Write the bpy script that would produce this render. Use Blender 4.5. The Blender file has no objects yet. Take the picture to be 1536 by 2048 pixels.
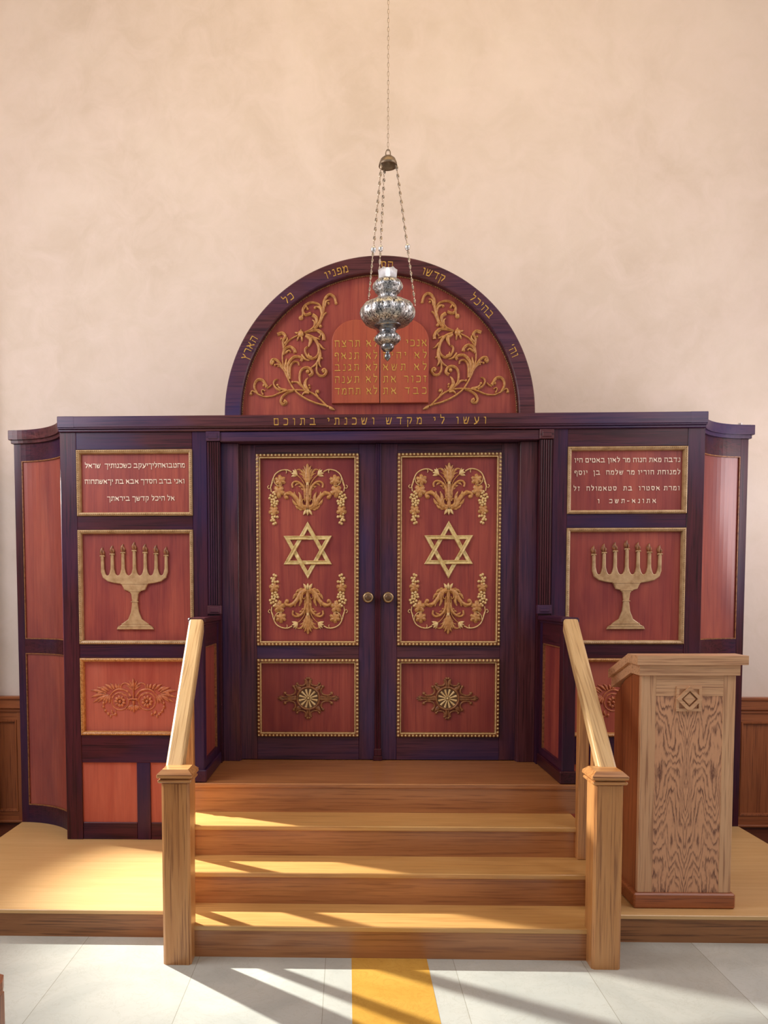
import bpy, math, random
from mathutils import Vector, Matrix
random.seed(7)
PI = math.pi
scene = bpy.context.scene
COL = scene.collection

# ------------------------------------------------------------------ camera
F_PX, PPX, PPY = 1592.73, 650.86, 1282.93
YAW, PITCH, ROLL = 0.0275, 0.0546, -0.0016
cy, sy, cp, sp = math.cos(YAW), math.sin(YAW), math.cos(PITCH), math.sin(PITCH)
fwd = Vector((-sy*cp, cy*cp, -sp)); rgt = Vector((cy, sy, 0)); upv = rgt.cross(fwd)
r2 = rgt*math.cos(ROLL) + upv*math.sin(ROLL); u2 = -rgt*math.sin(ROLL) + upv*math.cos(ROLL)
cd = bpy.data.cameras.new('camera'); cam = bpy.data.objects.new('camera', cd); COL.objects.link(cam)
cd.sensor_width = 36; cd.lens = F_PX*36/2048
cd.shift_x = (768-PPX)/2048; cd.shift_y = (PPY-1024)/2048
m = Matrix((r2, u2, -fwd)).transposed().to_4x4(); m.translation = (-0.204, -5.2208, 1.7603)
cam.matrix_world = m
scene.camera = cam

# ------------------------------------------------------------------ light and exposure
scene.view_settings.view_transform = 'Standard'; scene.view_settings.look = 'None'
scene.view_settings.gamma = 1; scene.view_settings.use_curve_mapping = False
scene.view_settings.exposure = 0.0
world = bpy.data.worlds.new('world'); scene.world = world; world.use_nodes = True
world.node_tree.nodes['Background'].inputs[0].default_value = (0.90, 0.92, 1.0, 1)
world.node_tree.nodes['Background'].inputs[1].default_value = 0.38

def aim(o, loc, target):
    o.location = loc
    o.rotation_euler = (Vector(target)-Vector(loc)).to_track_quat('-Z', 'Y').to_euler()

def area(name, loc, target, sx, sy_, power, color, spread=PI):
    l = bpy.data.lights.new(name, 'AREA'); l.shape = 'RECTANGLE'; l.size = sx; l.size_y = sy_
    l.energy = power; l.color = color; l.spread = spread
    o = bpy.data.objects.new(name, l); COL.objects.link(o); aim(o, loc, target); return o

# low sun coming through the tall left window beside the ark
sun = bpy.data.lights.new('sunbeam', 'SPOT'); sun.energy = 2350; sun.color = (1.0, 0.97, 0.88)
sun.shadow_soft_size = 0.05; sun.spot_size = math.radians(52); sun.spot_blend = 1.0
so = bpy.data.objects.new('sunbeam', sun); COL.objects.link(so); aim(so, (-3.35, 0.48, 2.8), (0.3, -1.5, 0))
# daylight of the side windows and the ceiling lamps further down the hall
area('window_daylight', (-3.45, -2.2, 4.3), (0, 0.6, 2.9), 2.2, 2.4, 104, (0.90, 0.91, 1.0))
area('window_daylight', (3.45, -2.2, 4.3), (0, 0.6, 2.9), 2.2, 2.4, 80, (0.93, 0.92, 1.0))
area('window_daylight', (-3.46, -1.7, 3.2), (-1.0, -0.9, 1.3), 0.9, 1.4, 50, (1.0, 0.97, 0.98))
area('window_daylight', (3.46, -0.55, 2.3), (1.5, 0.0, 1.7), 0.9, 1.5, 26, (1.0, 0.93, 0.95))
area('ceiling_lamp', (0, -2.2, 6.3), (0, 0.7, 4.9), 4.0, 0.8, 42, (1.0, 0.70, 0.27))

# ------------------------------------------------------------------ materials
def lin(c):
    return tuple(((v/255)/12.92 if v/255 <= .04045 else ((v/255+.055)/1.055)**2.4) for v in c)+(1,)

class Nodes:
    def __init__(s, name, rough=.5, metal=0, spec=.5, coat=0):
        s.m = bpy.data.materials.new(name); s.m.use_nodes = True; s.t = s.m.node_tree
        s.b = s.t.nodes['Principled BSDF']
        s.b.inputs['Roughness'].default_value = rough; s.b.inputs['Metallic'].default_value = metal
        s.b.inputs['Specular IOR Level'].default_value = spec; s.b.inputs['Coat Weight'].default_value = coat
        s.b.inputs['Coat Roughness'].default_value = .25
    def n(s, t, **kw):
        x = s.t.nodes.new(t)
        for k, v in kw.items(): setattr(x, k, v)
        return x
    def l(s, a, b): s.t.links.new(a, b)
    def coord(s, scale=(1, 1, 1), rand=True, rot=None):
        tc = s.n('ShaderNodeTexCoord'); src = tc.outputs['Object']
        if rot:
            m0 = s.n('ShaderNodeMapping'); m0.inputs['Rotation'].default_value = rot; s.l(src, m0.inputs[0]); src = m0.outputs[0]
        mp = s.n('ShaderNodeMapping'); mp.inputs['Scale'].default_value = scale
        if rand:
            oi = s.n('ShaderNodeObjectInfo'); mu = s.n('ShaderNodeMath', operation='MULTIPLY'); mu.inputs[1].default_value = 13.7
            s.l(oi.outputs['Random'], mu.inputs[0])
            ad = s.n('ShaderNodeVectorMath', operation='ADD'); s.l(src, ad.inputs[0]); s.l(mu.outputs[0], ad.inputs[1])
            s.l(ad.outputs[0], mp.inputs[0])
        else: s.l(src, mp.inputs[0])
        return mp.outputs[0]
    def noise(s, vec, scale, detail=4, rough=.55, dist=0):
        x = s.n('ShaderNodeTexNoise'); x.inputs['Scale'].default_value = scale; x.inputs['Detail'].default_value = detail
        x.inputs['Roughness'].default_value = rough; x.inputs['Distortion'].default_value = dist
        s.l(vec, x.inputs['Vector']); return x.outputs['Fac']
    def ramp(s, fac, stops):
        r = s.n('ShaderNodeValToRGB'); e = r.color_ramp.elements
        while len(e) < len(stops): e.new(.5)
        for i, (p, c) in enumerate(stops): e[i].position = p; e[i].color = c if len(c) == 4 else lin(c)
        s.l(fac, r.inputs[0]); return r.outputs[0]
    def mix(s, fac, a, b, mode='MIX'):
        x = s.n('ShaderNodeMix', data_type='RGBA', blend_type=mode)
        for v, i in ((fac, 0), (a, 6), (b, 7)):
            if hasattr(v, 'is_output'): s.l(v, x.inputs[i])
            else: x.inputs[i].default_value = v
        return x.outputs[2]
    def math(s, op, a, b=None, c=None):
        x = s.n('ShaderNodeMath', operation=op)
        for i, v in enumerate((a, b, c)):
            if v is None: continue
            if hasattr(v, 'is_output'): s.l(v, x.inputs[i])
            else: x.inputs[i].default_value = v
        return x.outputs[0]
    def color(s, c): s.l(c, s.b.inputs['Base Color'])
    def bump(s, h, strength=.2, dist=.01):
        x = s.n('ShaderNodeBump'); x.inputs['Strength'].default_value = strength; x.inputs['Distance'].default_value = dist
        s.l(h, x.inputs['Height']); s.l(x.outputs[0], s.b.inputs['Normal'])

G = dict(x=(1.2, 14, 14), y=(14, 1.2, 14), z=(14, 14, 1.2))
def wood(name, c1, c2, dark, axis='z', blotch=None, rough=.38, coat=.25, fine=1.0, spec=.5, rot=None):
    N = Nodes(name, rough, 0, spec, coat)
    v = N.coord(G[axis], True, rot)
    g = N.noise(v, 1.0, 5, .6, .9)
    col = N.ramp(g, [(.3, c1), (.7, c2)])
    v2 = N.coord(tuple(a*4.5 if a > 2 else a*1.3 for a in G[axis]), True, rot)
    f = N.noise(v2, 1.6, 3, .6, .3)
    fm = N.ramp(f, [(.50, (0, 0, 0, 1)), (.66, (fine, fine, fine, 1))])
    col = N.mix(fm, col, lin(dark))
    if blotch:
        bc, bs, lo, hi, am = blotch
        vb = N.coord(tuple(1 if a > 2 else .35 for a in G[axis]))
        b = N.noise(vb, bs, 3, .5, .4)
        bm = N.ramp(b, [(lo, (0, 0, 0, 1)), (hi, (am, am, am, 1))])
        col = N.mix(bm, col, lin(bc))
    N.color(col); N.bump(f, .12, .004)
    return N.m

M = {}
for a in 'xyz':
    M['dark_'+a] = wood('stained_dark_wood_sheen_tint_'+a, (54, 14, 24), (80, 30, 40), (26, 6, 14), a, ((42, 32, 78), 2.2, .44, .70, .68), .38, .15, .8, .25)  # blue blotches paint reflected bluish light into the wood colour
    M['plum_'+a] = wood('plum_stained_wood_sheen_tint_'+a, (72, 32, 38), (100, 54, 58), (38, 12, 20), a, ((48, 42, 92), 2.0, .42, .68, .7), .36, .2, .8, .3)  # bluish sheen is painted in here too, as blue blotches over the plum
    M['oak_'+a] = wood('golden_oak_'+a, (186, 126, 70), (206, 150, 92), (128, 74, 34), a, None, .35, .3, .75)
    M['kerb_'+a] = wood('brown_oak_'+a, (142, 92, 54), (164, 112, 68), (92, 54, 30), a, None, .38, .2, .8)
    M['skirt_'+a] = wood('dark_brown_wood_'+a, (84, 40, 26), (100, 52, 34), (52, 22, 14), a, None, .45, .1, .8)
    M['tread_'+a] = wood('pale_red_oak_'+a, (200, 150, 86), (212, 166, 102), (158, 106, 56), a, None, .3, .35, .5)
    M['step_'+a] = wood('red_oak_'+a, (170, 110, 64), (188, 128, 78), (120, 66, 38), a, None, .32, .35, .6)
    M['lect_'+a] = wood('lectern_oak_'+a, (208, 160, 118), (220, 176, 134), (150, 100, 70), a, None, .4, .2, .75)
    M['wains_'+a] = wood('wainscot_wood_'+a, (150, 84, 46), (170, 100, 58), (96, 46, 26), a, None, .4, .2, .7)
M['rail'] = wood('handrail_oak', (208, 170, 116), (220, 186, 134), (160, 116, 68), 'y', None, .35, .3, .7, .5, (-math.atan2(.684, .815), 0, 0))
M['red'] = wood('red_stained_panel', (140, 58, 51), (168, 83, 66), (106, 38, 42), 'z', ((108, 34, 44), 3.4, .42, .70, .7), .5, .12, .35, .35)
M['redbright'] = wood('bright_red_panel', (158, 68, 54), (180, 92, 72), (128, 50, 44), 'z', ((192, 116, 98), 3.0, .45, .75, .55), .5, .12, .3, .35)
M['wingred'] = wood('waxed_red_panel', (140, 58, 51), (168, 83, 66), (106, 38, 42), 'z', ((108, 34, 44), 3.4, .42, .70, .7), .42, .8, .35, .5)
M['tablet'] = wood('tablet_wood', (156, 66, 52), (174, 84, 60), (128, 52, 46), 'z', ((172, 98, 60), 4.0, .4, .7, .5), .45, .15, .4, .35)
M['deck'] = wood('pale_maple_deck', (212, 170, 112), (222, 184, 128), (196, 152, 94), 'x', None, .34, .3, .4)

def relief(name, c1, c2, dark, scale=60, metal=.0, rough=.42):
    N = Nodes(name, rough, metal, .5, .1)
    v = N.coord((1, 1, 1)); n = N.noise(v, scale, 4, .6)
    col = N.ramp(n, [(.32, dark), (.5, c1), (.72, c2)])
    ao = N.n('ShaderNodeNewGeometry')
    N.color(col); N.bump(n, .15, .003)
    return N.m
M['ochre'] = relief('carved_ochre', (192, 138, 78), (210, 162, 102), (160, 104, 54))
M['bronze'] = relief('carved_bronze_wood', (140, 90, 52), (164, 112, 66), (100, 58, 34))
M['carvedred'] = relief('carved_red_wood', (190, 112, 72), (208, 138, 94), (150, 76, 50))
M['gilt'] = relief('pale_gilding', (226, 196, 136), (238, 212, 160), (204, 166, 106), 60)
M['starwood'] = relief('star_gilding', (216, 192, 130), (230, 208, 150), (192, 160, 98), 40)
M['dust'] = relief('dusty_gilding', (180, 148, 106), (194, 164, 122), (158, 124, 82), 22)
M['letter'] = relief('silvered_letters', (232, 210, 190), (244, 226, 206), (206, 176, 156), 50, 0, .35)
M['gold_letter'] = relief('gilded_letters', (206, 160, 76), (224, 182, 100), (176, 124, 54), 70, .2, .3)

N = Nodes('brass', .28, .9); N.b.inputs['Base Color'].default_value = lin((190, 160, 120)); M['brass'] = N.m
N = Nodes('aged_brass', .45, .6); N.b.inputs['Base Color'].default_value = lin((110, 84, 62)); M['dull_brass'] = N.m

N = Nodes('chased_silver', .28, .95)
v = N.coord((1, 1, .5), False); n1 = N.noise(v, 120, 3, .55, .8)
N.color(N.ramp(n1, [(.34, (34, 34, 36)), (.46, (160, 160, 160)), (.66, (240, 240, 236))])); N.bump(n1, .55, .006); M['silver'] = N.m
N = Nodes('plain_silver', .22, .95); N.b.inputs['Base Color'].default_value = lin((140, 140, 142)); M['silver_plain'] = N.m
N = Nodes('polished_silver', .3, .7); N.b.inputs['Base Color'].default_value = lin((226, 224, 220)); M['bead'] = N.m
N = Nodes('chain_silver', .35, .8); N.b.inputs['Base Color'].default_value = lin((186, 168, 146)); M['chain'] = N.m
N = Nodes('tarnished_dome', .45, .6)
v = N.coord((1, 1, 1), False); N.color(N.ramp(N.noise(v, 30, 3), [(.3, (110, 92, 72)), (.7, (158, 138, 112))])); M['dome'] = N.m
N = Nodes('frosted_glass', .3); N.b.inputs['Transmission Weight'].default_value = .55; N.b.inputs['IOR'].default_value = 1.45
N.b.inputs['Base Color'].default_value = (.95, .95, .97, 1); M['glass'] = N.m
N = Nodes('lit_bulb', .3); N.b.inputs['Emission Color'].default_value = (1, .97, 1, 1); N.b.inputs['Emission Strength'].default_value = 25; M['bulb'] = N.m

N = Nodes('wall_plaster', .8, 0, .2)
v = N.coord((1, 1, 1), False); a1 = N.noise(v, .9, 6, .62, .6); a2 = N.noise(v, 4.5, 6, .65, .8)
c1 = N.ramp(a1, [(.34, (221, 205, 189)), (.66, (236, 222, 209))]); c2 = N.ramp(a2, [(.4, (0, 0, 0, 1)), (.68, (.55, .55, .55, 1))])
N.color(N.mix(c2, c1, lin((238, 222, 212)))); N.bump(a2, .12, .02); M['wall'] = N.m
N = Nodes('side_wall', .8, 0, .2); N.b.inputs['Base Color'].default_value = lin((230, 220, 212)); M['sidewall'] = N.m

def marble(name, c1, c2, vein, joint=True):
    N = Nodes(name, .22, 0, .5, .15); v = N.coord((1, 1, 1), False)
    n1 = N.noise(v, 1.6, 6, .6, 1.2); n2 = N.noise(v, 5, 8, .7, 2.5)
    col = N.ramp(n1, [(.35, c1), (.65, c2)])
    vm = N.ramp(n2, [(.485, (0, 0, 0, 1)), (.5, (.35, .35, .35, 1)), (.515, (0, 0, 0, 1))])
    col = N.mix(vm, col, lin(vein))
    if joint:
        br = N.n('ShaderNodeTexBrick'); br.offset = .5; br.inputs['Scale'].default_value = 1
        br.inputs['Brick Width'].default_value = .62; br.inputs['Row Height'].default_value = 1.1
        br.inputs['Mortar Size'].default_value = .0018; br.inputs['Color1'].default_value = lin((255, 253, 247)); br.inputs['Color2'].default_value = lin((240, 236, 228))
        br.inputs['Mortar'].default_value = lin((206, 200, 186)); N.l(v, br.inputs['Vector'])
        col = N.mix(1.0, col, br.outputs['Color'], 'MULTIPLY')
    N.color(col); return N.m
M['marble'] = marble('cream_marble', (186, 193, 193), (203, 209, 208), (168, 167, 158))
M['yellow'] = marble('yellow_marble', (190, 140, 56), (208, 164, 78), (150, 98, 38), False)

# bookmatched oak veneer of the lectern: mirrored flame figure
N = Nodes('bookmatched_veneer', .4, 0, .5, .2)
tc = N.n('ShaderNodeTexCoord'); sx = N.n('ShaderNodeSeparateXYZ'); N.l(tc.outputs['Object'], sx.inputs[0])
ax = N.math('ABSOLUTE', sx.outputs[0]); cx = N.n('ShaderNodeCombineXYZ')
N.l(N.math('MULTIPLY', ax, 15.0), cx.inputs[0]); N.l(N.math('MULTIPLY', sx.outputs[2], 2.6), cx.inputs[1])
big = N.noise(cx.outputs[0], 1.0, 1, .4); cx2 = N.n('ShaderNodeCombineXYZ')
N.l(N.math('MULTIPLY', ax, 55.0), cx2.inputs[0]); N.l(N.math('MULTIPLY', sx.outputs[2], 9.0), cx2.inputs[1])
sm = N.noise(cx2.outputs[0], 1.0, 3, .6)
h = N.math('ADD', N.math('MULTIPLY', sx.outputs[2], 12.0), N.math('MULTIPLY', big, 9.0)); h = N.math('ADD', h, N.math('MULTIPLY', sm, 2.1))
h = N.math('ADD', h, N.math('MULTIPLY', N.math('POWER', 2.718, N.math('MULTIPLY', ax, -42.0)), 3.2))
fr = N.math('FRACT', h)
line = N.ramp(fr, [(0, (0, 0, 0, 1)), (.38, (.06, .06, .06, 1)), (.78, (.95, .95, .95, 1)), (1.0, (0, 0, 0, 1))])
brk = N.ramp(sm, [(.3, (.25, .25, .25, 1)), (.6, (1, 1, 1, 1))])
N.color(N.mix(N.math('MULTIPLY', line, brk), lin((216, 162, 122)), lin((96, 52, 40)))); M['veneer'] = N.m

# ------------------------------------------------------------------ mesh builder
class MB:
    def __init__(s): s.v = []; s.f = []; s.mi = []; s.sm = []; s.cur = 0; s.smooth = False
    def add(s, vs, fs, smooth=None):
        o = len(s.v); s.v += [tuple(v) for v in vs]
        for f in fs:
            s.f.append(tuple(i+o for i in f)); s.mi.append(s.cur); s.sm.append(s.smooth if smooth is None else smooth)
    def mat(s, i): s.cur = i; return s
    def box(s, x0, x1, y0, y1, z0, z1, c=0.0):
        x0, x1 = min(x0, x1), max(x0, x1)
        if c <= 0:
            vs = [(x, y, z) for z in (z0, z1) for y in (y0, y1) for x in (x0, x1)]
            s.add(vs, [(0, 2, 3, 1), (4, 5, 7, 6), (0, 1, 5, 4), (2, 6, 7, 3), (0, 4, 6, 2), (1, 3, 7, 5)], False); return
        # every corner split in three: a chamfered box
        vs = []; idx = {}
        for k, z in enumerate((z0, z1)):
            for j, y in enumerate((y0, y1)):
                for i, x in enumerate((x0, x1)):
                    dx, dy, dz = (c if i == 0 else -c), (c if j == 0 else -c), (c if k == 0 else -c)
                    for a, p in enumerate(((x, y+dy, z+dz), (x+dx, y, z+dz), (x+dx, y+dy, z))):
                        idx[i, j, k, a] = len(vs); vs.append(p)
        fs = []
        cen = Vector(((x0+x1)/2, (y0+y1)/2, (z0+z1)/2))
        def face(ids):
            p = [Vector(vs[q]) for q in ids]; n = (p[1]-p[0]).cross(p[2]-p[0]); mid = sum(p, Vector())/len(p)
            fs.append(tuple(ids) if n.dot(mid-cen) > 0 else tuple(reversed(ids)))
        for i in (0, 1): face([idx[i, 0, 0, 0], idx[i, 1, 0, 0], idx[i, 1, 1, 0], idx[i, 0, 1, 0]])
        for j in (0, 1): face([idx[0, j, 0, 1], idx[1, j, 0, 1], idx[1, j, 1, 1], idx[0, j, 1, 1]])
        for k in (0, 1): face([idx[0, 0, k, 2], idx[1, 0, k, 2], idx[1, 1, k, 2], idx[0, 1, k, 2]])
        for j in (0, 1):
            for k in (0, 1): face([idx[0, j, k, 1], idx[1, j, k, 1], idx[1, j, k, 2], idx[0, j, k, 2]])
        for i in (0, 1):
            for k in (0, 1): face([idx[i, 0, k, 0], idx[i, 1, k, 0], idx[i, 1, k, 2], idx[i, 0, k, 2]])
        for i in (0, 1):
            for j in (0, 1): face([idx[i, j, 0, 0], idx[i, j, 1, 0], idx[i, j, 1, 1], idx[i, j, 0, 1]])
        for i in (0, 1):
            for j in (0, 1):
                for k in (0, 1): face([idx[i, j, k, 0], idx[i, j, k, 1], idx[i, j, k, 2]])
        s.add(vs, fs, False)
    def prism(s, pts, d0, d1, axis='y'):
        """polygon pts extruded from d0 to d1: axis y -> pts are (x,z); x -> (y,z); z -> (x,y)"""
        def P(p, d):
            return (p[0], d, p[1]) if axis == 'y' else ((d, p[0], p[1]) if axis == 'x' else (p[0], p[1], d))
        n = len(pts); vs = [P(p, d0) for p in pts]+[P(p, d1) for p in pts]
        A = sum(pts[i][0]*pts[(i+1) % n][1]-pts[(i+1) % n][0]*pts[i][1] for i in range(n))
        # for axis y the plane (x,z) has normal -y
        sgn = (A > 0) == (d1 > d0)
        if axis == 'y': sgn = not sgn
        a, b = tuple(range(n)), tuple(range(n, 2*n))
        if sgn: fs = [tuple(reversed(a)), b]+[(i, (i+1) % n, (i+1) % n+n, i+n) for i in range(n)]
        else: fs = [a, tuple(reversed(b))]+[(i+n, (i+1) % n+n, (i+1) % n, i) for i in range(n)]
        s.add(vs, fs, False)
    def loops(s, rings, close=True, cap0=False, cap1=False, smooth=None):
        n = len(rings[0]); vs = [p for r in rings for p in r]; fs = []
        for k in range(len(rings)-1):
            for i in range(n if close else n-1):
                j = (i+1) % n; fs.append((k*n+i, k*n+j, (k+1)*n+j, (k+1)*n+i))
        if cap0: fs.append(tuple(reversed(range(n))))
        if cap1: fs.append(tuple(range((len(rings)-1)*n, len(rings)*n)))
        s.add(vs, fs, smooth)
    def lathe(s, prof, cx, cy_, n=32, mod=None, cap=True):
        rings = []
        for r, z in prof:
            ring = []
            for i in range(n):
                a = 2*PI*i/n; rr = r*(mod(a, z) if mod else 1)
                ring.append((cx+rr*math.cos(a), cy_+rr*math.sin(a), z))
            rings.append(ring)
        if prof[0][1] > prof[-1][1]: rings = rings[::-1]
        s.loops(rings, True, cap, cap, True)
    def tube(s, pts, r, n=8, cap=True):
        pts = [Vector(p) for p in pts]; rings = []
        for i, p in enumerate(pts):
            t = (pts[min(i+1, len(pts)-1)]-pts[max(i-1, 0)]).normalized()
            a = t.orthogonal().normalized() if i == 0 else (a-t*a.dot(t)).normalized()
            b = t.cross(a); rr = r[i] if isinstance(r, (list, tuple)) else r
            rings.append([tuple(p+(a*math.cos(2*PI*k/n)+b*math.sin(2*PI*k/n))*rr) for k in range(n)])
        s.loops(rings, True, cap, cap, True)
    def ball(s, x, y, z, rx, ry, rz, nu=10, nv=6):
        rings = [[(x+rx*math.sin(PI*j/nv)*math.cos(2*PI*i/nu), y+ry*math.sin(PI*j/nv)*math.sin(2*PI*i/nu), z-rz*math.cos(PI*j/nv)) for i in range(nu)] for j in range(1, nv)]
        o = len(rings)*nu
        vs = [p for r in rings for p in r]+[(x, y, z-rz), (x, y, z+rz)]; fs = []
        for k in range(len(rings)-1):
            for i in range(nu): fs.append((k*nu+i, k*nu+(i+1) % nu, (k+1)*nu+(i+1) % nu, (k+1)*nu+i))
        for i in range(nu):
            fs.append((o, (i+1) % nu, i)); fs.append((o+1, (len(rings)-1)*nu+i, (len(rings)-1)*nu+(i+1) % nu))
        s.add(vs, fs, True)
    # ---- carved relief on a plane facing the hall: (u, v) -> (x, z), height towards -y
    def stroke(s, pts, y, w0, w1=None, kind='stem', h=None, n=5):
        P = spline(pts, n); N_ = len(P)
        if N_ < 2: return
        w1 = w0 if w1 is None else w1; rings = []
        L = [0]
        for i in range(1, N_): L.append(L[-1]+math.hypot(P[i][0]-P[i-1][0], P[i][1]-P[i-1][1]))
        tot = L[-1] or 1
        for i in range(N_):
            a, b = P[max(i-1, 0)], P[min(i+1, N_-1)]; tx, tz = b[0]-a[0], b[1]-a[1]; q = math.hypot(tx, tz) or 1
            nx, nz = -tz/q, tx/q; t = L[i]/tot
            if kind == 'leaf': w = w0*(.25+.75*math.sin(PI*min(1, (t*.86+.14))**.8)) if t < .999 else w0*.06
            elif kind == 'drop': w = w0*max(.06, math.sin(PI*(t*.93+.05)))
            else: w = w0+(w1-w0)*t
            hh = (h if h else min(.5*w0, .016))*(min(1, .45+w/w0*.6) if w0 else 1)
            ring = []
            for k in range(7):
                th = PI*k/6
                prof = math.sin(th)
                if kind in ('leaf', 'drop') and k == 3: prof *= .80
                ring.append((P[i][0]+nx*w/2*math.cos(th), y-hh*prof, P[i][1]+nz*w/2*math.cos(th)))
            rings.append(ring)
        s.loops(rings, False, False, False, True)
        for r in (rings[0], rings[-1]):
            s.add(r, [tuple(range(7))], True)
    def leaf5(s, x, z, R, y, ang=0, h=.012, lobes=5):
        n = 40; out = []; mid = []
        for i in range(n):
            a = 2*PI*i/n
            rr = R*(.62+.38*abs(math.cos(a*lobes/2))**.7)*(1-.12*(i % 2)); c, q = math.cos(a+ang), math.sin(a+ang)
            out.append((x+rr*c, y, z+rr*q)); rm = rr*.6
            mid.append((x+rm*c, y-h*(.75+.35*abs(math.cos(a*lobes/2))), z+rm*q))
        vs = out+mid+[(x, y-h*.8, z)]
        fs = [(i, (i+1) % n, (i+1) % n+n, i+n) for i in range(n)]+[(i+n, (i+1) % n+n, 2*n) for i in range(n)]
        s.add(vs, fs, True)
    def plate(s, pts, y, h, bev):
        """flat relief from a closed outline, edge rounded"""
        n = len(pts); A = sum(pts[i][0]*pts[(i+1) % n][1]-pts[(i+1) % n][0]*pts[i][1] for i in range(n))
        if A < 0: pts = pts[::-1]
        ins = []
        for i in range(n):
            a, b, c = pts[i-1], pts[i], pts[(i+1) % n]
            d1 = Vector((b[0]-a[0], b[1]-a[1])).normalized(); d2 = Vector((c[0]-b[0], c[1]-b[1])).normalized()
            nn = Vector((-d1.y-d2.y, d1.x+d2.x)); nn = nn.normalized() if nn.length > 1e-6 else Vector((-d1.y, d1.x))
            ins.append((b[0]+nn.x*bev, b[1]+nn.y*bev))
        rings = [[(p[0], y, p[1]) for p in pts], [(p[0], y-h+bev*.6, p[1]) for p in pts], [(p[0], y-h, p[1]) for p in ins]]
        s.loops(rings, True, False, True, False)
    def frame(s, x0, x1, z0, z1, prof, y):
        """mitred moulding: prof = [(inset, height)] from the outer edge inwards"""
        x0, x1 = min(x0, x1), max(x0, x1)
        rings = []
        for i, d in prof:
            rings.append([(x0+i, y-d, z0+i), (x1-i, y-d, z0+i), (x1-i, y-d, z1-i), (x0+i, y-d, z1-i)])
        s.loops(rings, True, False, False, False)
    def beads(s, x0, x1, z0, z1, inset, y, step, ra, rb, d, tilt=0.0):
        x0, x1 = min(x0, x1), max(x0, x1); a, b, c, e = x0+inset, x1-inset, z0+inset, z1-inset
        def one(x, z, along_x):
            lx, lz = (ra, rb) if along_x else (rb, ra); n = 6
            if tilt:
                t = tilt; ring = [(x+math.cos(2*PI*i/n)*ra*math.cos(t)-math.sin(2*PI*i/n)*rb*math.sin(t), y, z+math.cos(2*PI*i/n)*ra*math.sin(t)+math.sin(2*PI*i/n)*rb*math.cos(t)) for i in range(n)]
            else: ring = [(x+lx*math.cos(2*PI*i/n), y, z+lz*math.sin(2*PI*i/n)) for i in range(n)]
            r_ = [(x+(p[0]-x)*.6, y-d*.75, z+(p[2]-z)*.6) for p in ring]
            vs = ring+r_+[(x, y-d, z)]
            s.add(vs, [(i, (i+1) % n, (i+1) % n+n, i+n) for i in range(n)]+[(i+n, (i+1) % n+n, 2*n) for i in range(n)], True)
        nx = max(2, round((b-a)/step)); nz = max(2, round((e-c)/step))
        for i in range(nx+1):
            one(a+(b-a)*i/nx, c, True); one(a+(b-a)*i/nx, e, True)
        for i in range(1, nz):
            one(a, c+(e-c)*i/nz, False); one(b, c+(e-c)*i/nz, False)
    def build(s, name, mats, parent=None, **props):
        root = parent
        while root is not None and root.parent is not None: root = root.parent
        L = Vector(root.location) if root is not None else Vector(s.origin if hasattr(s, 'origin') else (0, 0, 0))
        me = bpy.data.meshes.new(name)
        me.from_pydata([(v[0]-L.x, v[1]-L.y, v[2]-L.z) for v in s.v], [], s.f)
        for mt in (mats if isinstance(mats, (list, tuple)) else [mats]): me.materials.append(mt)
        for p, mi, smo in zip(me.polygons, s.mi, s.sm): p.material_index = mi; p.use_smooth = smo
        me.update()
        o = bpy.data.objects.new(name, me); COL.objects.link(o)
        if parent is not None: o.parent = parent
        else: o.location = L
        for k, v in props.items(): o[k] = v
        return o

def spline(pts, n):
    if len(pts) == 2:
        (a, b), k = pts, n+2
        return [(a[0]+(b[0]-a[0])*i/k, a[1]+(b[1]-a[1])*i/k) for i in range(k+1)]
    out = []
    for i in range(len(pts)-1):
        p0, p1, p2, p3 = pts[max(i-1, 0)], pts[i], pts[i+1], pts[min(i+2, len(pts)-1)]
        for k in range(n):
            t = k/n
            out.append(tuple(.5*(2*p1[a]+(p2[a]-p0[a])*t+(2*p0[a]-5*p1[a]+4*p2[a]-p3[a])*t*t+(3*p1[a]-p0[a]-3*p2[a]+p3[a])*t**3) for a in (0, 1)))
    out.append(pts[-1]); return out

def thing(name, label, cat, loc=(0, 0, 0), group=None):
    o = bpy.data.objects.new(name, None); COL.objects.link(o); o.location = loc; o.empty_display_size = .1
    o['label'] = label; o['category'] = cat
    if group: o['group'] = group
    return o

def one_box(name, mat, parent, *a, **k):
    b = MB(); b.box(*a, **k); return b.build(name, mat, parent)

def structure(b, name, mats):
    return b.build(name, mats, None, kind='structure')

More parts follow.
